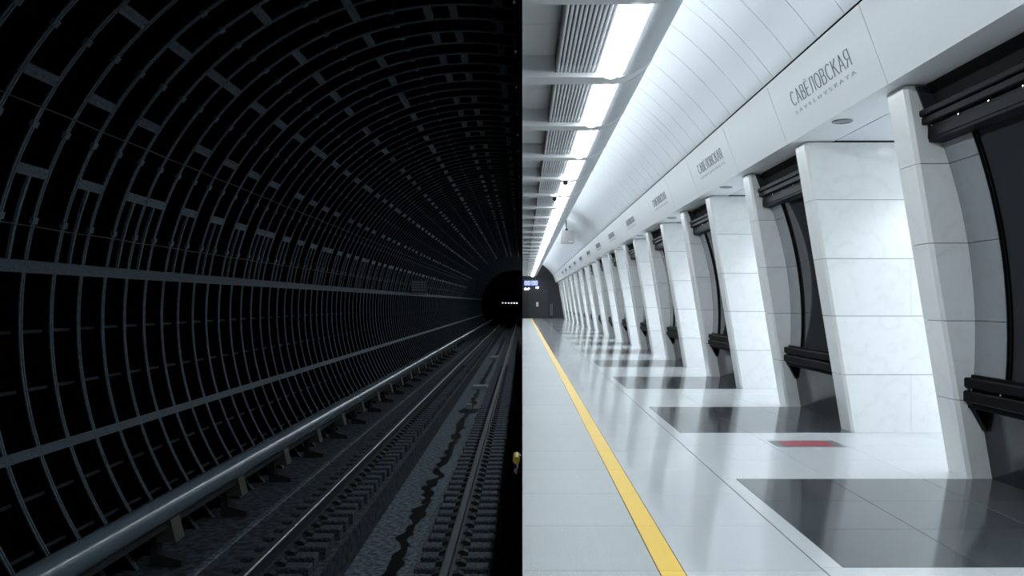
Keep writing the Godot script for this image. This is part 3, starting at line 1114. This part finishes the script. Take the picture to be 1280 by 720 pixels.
# ---------------------------------------------------------------- rails
func build_rails() -> void:
	var names := [["running rail farther from the platform, beside the contact rail", -2.27], ["running rail nearer the platform edge", -0.645]]
	for r in names:
		var x: float = r[1]
		var o := thing("running_rail", "dark steel %s" % r[0], "rail", V(x, -2.375, 30.0), "running rails")
		org = o.position
		var st := begin()
		prism(st, PackedVector2Array([Vector2(x - 0.075, -2.375), Vector2(x + 0.075, -2.375), Vector2(x + 0.07, -2.36), Vector2(x + 0.012, -2.345), Vector2(x + 0.009, -2.25), Vector2(x + 0.035, -2.235), Vector2(x + 0.035, -2.226), Vector2(x - 0.035, -2.226), Vector2(x - 0.035, -2.235), Vector2(x - 0.009, -2.25), Vector2(x - 0.012, -2.345), Vector2(x - 0.07, -2.36)]), -2.0, 150.0)
		done(st, "web", M.rail_rust, o)
		st = begin()
		prism(st, PackedVector2Array([Vector2(x - 0.035, -2.226), Vector2(x + 0.035, -2.226), Vector2(x + 0.036, -2.208), Vector2(x + 0.026, -2.2), Vector2(x - 0.026, -2.2), Vector2(x - 0.036, -2.208)]), -2.0, 150.0)
		done(st, "head", M.rail_steel, o)
		var far_clip := begin()
		var d := 5.6
		while d < 30.0:
			for s in [-1.0, 1.0]:
				st = begin() if d < 14.0 else far_clip
				prism(st, PackedVector2Array([Vector2(x + s * 0.03, -2.375), Vector2(x + s * 0.14, -2.375), Vector2(x + s * 0.135, -2.345), Vector2(x + s * 0.09, -2.325), Vector2(x + s * 0.045, -2.335)]), d + 0.04, d + 0.125)
				if d < 14.0: done(st, "clip", M.rail_rust, o)
			d += 0.31
		done(far_clip, "far_clips", M.rail_rust, o).set_meta("kind", "stuff")
		org = Vector3.ZERO
	# contact rail under its rounded cover, on brackets
	var c := thing("contact_rail", "grey tubular contact rail cover on brackets along the tunnel wall", "contact rail", V(-3.36, -2.5, 30.0))
	org = c.position
	var st := begin()
	var prof := PackedVector2Array()
	for i in 25:
		var a := deg_to_rad(lerpf(-60.0, 240.0, i / 24.0))
		prof.append(Vector2(-3.36 + 0.118 * cos(a), -1.93 + 0.122 * sin(a)))
	prism(st, prof, 2.0, D_PORTAL, true)
	done(st, "cover", M.cover, c)
	st = begin()
	box(st, -3.40, -3.32, -2.11, -2.03, 2.0, D_PORTAL)
	done(st, "conductor", M.rail_rust, c)
	var d := 5.82
	while d < 40.0:
		var b := part("bracket", c)
		st = begin()
		prism(st, PackedVector2Array([Vector2(-3.52, -2.5), Vector2(-3.22, -2.5), Vector2(-3.22, -2.44), Vector2(-3.44, -2.38), Vector2(-3.47, -2.02), Vector2(-3.52, -2.02)]), d - 0.05, d + 0.05)
		done(st, "arm", M.rail_rust, b)
		st = begin()
		prism(st, PackedVector2Array([Vector2(-3.44, -2.25), Vector2(-3.25, -2.25), Vector2(-3.30, -2.04), Vector2(-3.42, -2.04)]), d - 0.1, d + 0.1)
		done(st, "insulator", M.insulator, b)
		d += 1.78
	org = Vector3.ZERO

# ---------------------------------------------------------------- small things
func build_small_things() -> void:
	# sticker on the floor
	var s := thing("floor_sticker", "red and grey rectangular sticker on the pale floor before the second pylon", "sticker", V(2.2, -1.1, 6.22))
	org = s.position
	var st := begin()
	box(st, 1.945, 2.465, -1.1, -1.099, 6.08, 6.37)
	done(st, "border", M.sticker_dark, s)
	st = begin()
	box(st, 2.01, 2.395, -1.0995, -1.0985, 6.12, 6.33)
	done(st, "red_field", M.sticker_red, s)
	org = Vector3.ZERO
	# hanging loudspeaker box
	var h := thing("loudspeaker", "grey square loudspeaker box hanging beside the ceiling lights", "loudspeaker", V(1.06, 1.4, 18.0))
	org = h.position
	st = begin()
	prism(st, crect(0.87, 1.17, 1.33, 1.62, 0.02), 18.0, 18.16)
	done(st, "body", M.speaker_grey, h)
	st = begin()
	for i in 6:
		box(st, 1.05 + i * 0.015, 1.06 + i * 0.015, 1.36, 1.375, 17.995, 18.0)
	done(st, "marking", M.panel_white, h)
	st = begin()
	tube(st, [V(1.0, 1.62, 18.08), V(1.0, 1.66, 18.08)], 0.035, 10)
	tube(st, [V(1.0, 1.66, 18.08), V(0.98, 1.88, 18.08)], 0.012, 8)
	done(st, "hanger", M.black_metal, h)
	org = Vector3.ZERO
	# small cameras under the ceiling units
	for q in [[0.60, 1.70, 11.25, "nearer"], [0.52, 1.70, 13.0, "farther"]]:
		var c := thing("security_camera", "small dark camera under the ceiling grille, the %s of two" % q[3], "camera", V(q[0], q[1], q[2]), "cameras under the ceiling")
		org = c.position
		st = begin()
		box(st, q[0] - 0.07, q[0] + 0.05, 1.71, 1.742, q[2] - 0.05, q[2] + 0.1)
		done(st, "mount", M.ceiling_paint, c)
		st = begin()
		tube(st, [V(q[0] + 0.01, 1.67, q[2] - 0.06), V(q[0], 1.69, q[2] + 0.08)], 0.03, 10)
		done(st, "body", M.black_metal, c)
		org = Vector3.ZERO
	# name plate on the tunnel wall
	var n := thing("wall_sign", "grey slatted sign plate on the black tunnel wall above the upper band", "sign", V(-4.05, 0.75, 31.0))
	org = n.position
	st = begin()
	prism(st, crect(-4.32, -3.70, 0.34, 0.86, 0.01), 31.0, 31.04)
	done(st, "plate", M.iron_rib, n)
	for r in 4:
		st = begin()
		for k in 5:
			box(st, -4.28 + k * 0.115, -4.19 + k * 0.115, 0.45 + r * 0.1, 0.51 + r * 0.1, 30.985, 31.0)
		done(st, "slat_row", M.sign_grey, n)
	st = begin()
	box(st, -4.50, -3.68, 0.28, 0.36, 30.96, 31.06)
	done(st, "shelf", M.sign_grey, n)
	org = Vector3.ZERO
	# thin cables clipped to the lining
	for q in [[166.3, "lower thin cable running along the ribs above the upper band"], [150.6, "upper thin cable running along the ribs of the tunnel vault"]]:
		var c := thing("wall_cable", q[1], "cable", V(-4.0, 0.8, 30.0), "thin cables on the tunnel ribs")
		org = c.position
		st = begin()
		var pts: Array = []
		for i in 120:
			var d := 3.0 + i * 0.458
			var p := polar(R_LINING - 0.012 + (0.012 if i % 3 == 1 else 0.0), q[0] + (0.12 if i % 3 == 1 else 0.0))
			pts.append(V(p.x, p.y, d))
		tube(st, pts, 0.006, 6)
		done(st, "sheath", M.cable, c)
		org = Vector3.ZERO
	# little lamps far down the running tunnel
	for i in 6:
		var d := 150.0 - i * 5.0
		var px := (-1.45 + 2.25 - 0.0011 * pow(d - D_PORTAL, 2)) / d * 1000.0
		var l := thing("tunnel_lamp", "tiny white lamp far down the running tunnel, %s from the left" % ORD[i], "lamp", V(px * d / 1000.0, -0.1, d), "tiny lamps in the running tunnel")
		org = l.position
		st = begin()
		lathe(st, px * d / 1000.0, d, PackedVector2Array([Vector2(0.0, -0.2), Vector2(0.09, -0.16), Vector2(0.12, -0.1), Vector2(0.09, -0.04), Vector2(0.0, 0.0)]), 10)
		done(st, "lamp_globe", M.dot_glow, l)
		org = Vector3.ZERO
	# unseen lamps added past the end of the platform to light the last rings
	for i in 4:
		var d := 59.0 + i * 7.5
		var l := thing("added_wall_lamp", "unseen added lamp on the side wall of the tunnel past the platform end, %s of four" % ORD[i], "lamp", V(0.9, 0.9, d), "added lamps past the platform end")
		org = l.position
		st = begin()
		prism(st, crect(0.80, 0.86, 0.8, 1.0, 0.02), d - 0.15, d + 0.15)
		done(st, "lamp_glass", M.lamp_glow, l)
		st = begin()
		box(st, 0.86, 0.90, 0.76, 1.04, d - 0.18, d + 0.18)
		done(st, "mount", M.bracket_metal, l)
		org = Vector3.ZERO
		var o := OmniLight3D.new()
		o.name = "lamp_light"
		o.light_energy = 0.7
		o.light_color = LIGHT_TINT
		o.light_size = 0.08
		o.omni_range = 40.0
		o.omni_attenuation = 2.0
		o.shadow_enabled = true
		o.position = Vector3(-0.2, 0, 0)
		l.add_child(o)
	# coloured cable clips under the platform edge
	var k := thing("cable_clip", "small yellow and pink cable clip under the platform edge", "clip", V(-0.05, -1.2, 6.0))
	org = k.position
	st = begin()
	tube(st, [V(-0.045, -1.185, 6.0), V(-0.045, -1.185, 6.2)], 0.028, 10)
	done(st, "yellow_sleeve", M.cable_yellow, k)
	st = begin()
	tube(st, [V(-0.04, -1.265, 6.0), V(-0.04, -1.265, 6.2)], 0.024, 10)
	done(st, "pink_sleeve", M.cable_pink, k)
	st = begin()
	box(st, -0.03, 0.01, -1.29, -1.16, 6.05, 6.12)
	done(st, "clamp", M.bracket_metal, k)
	org = Vector3.ZERO
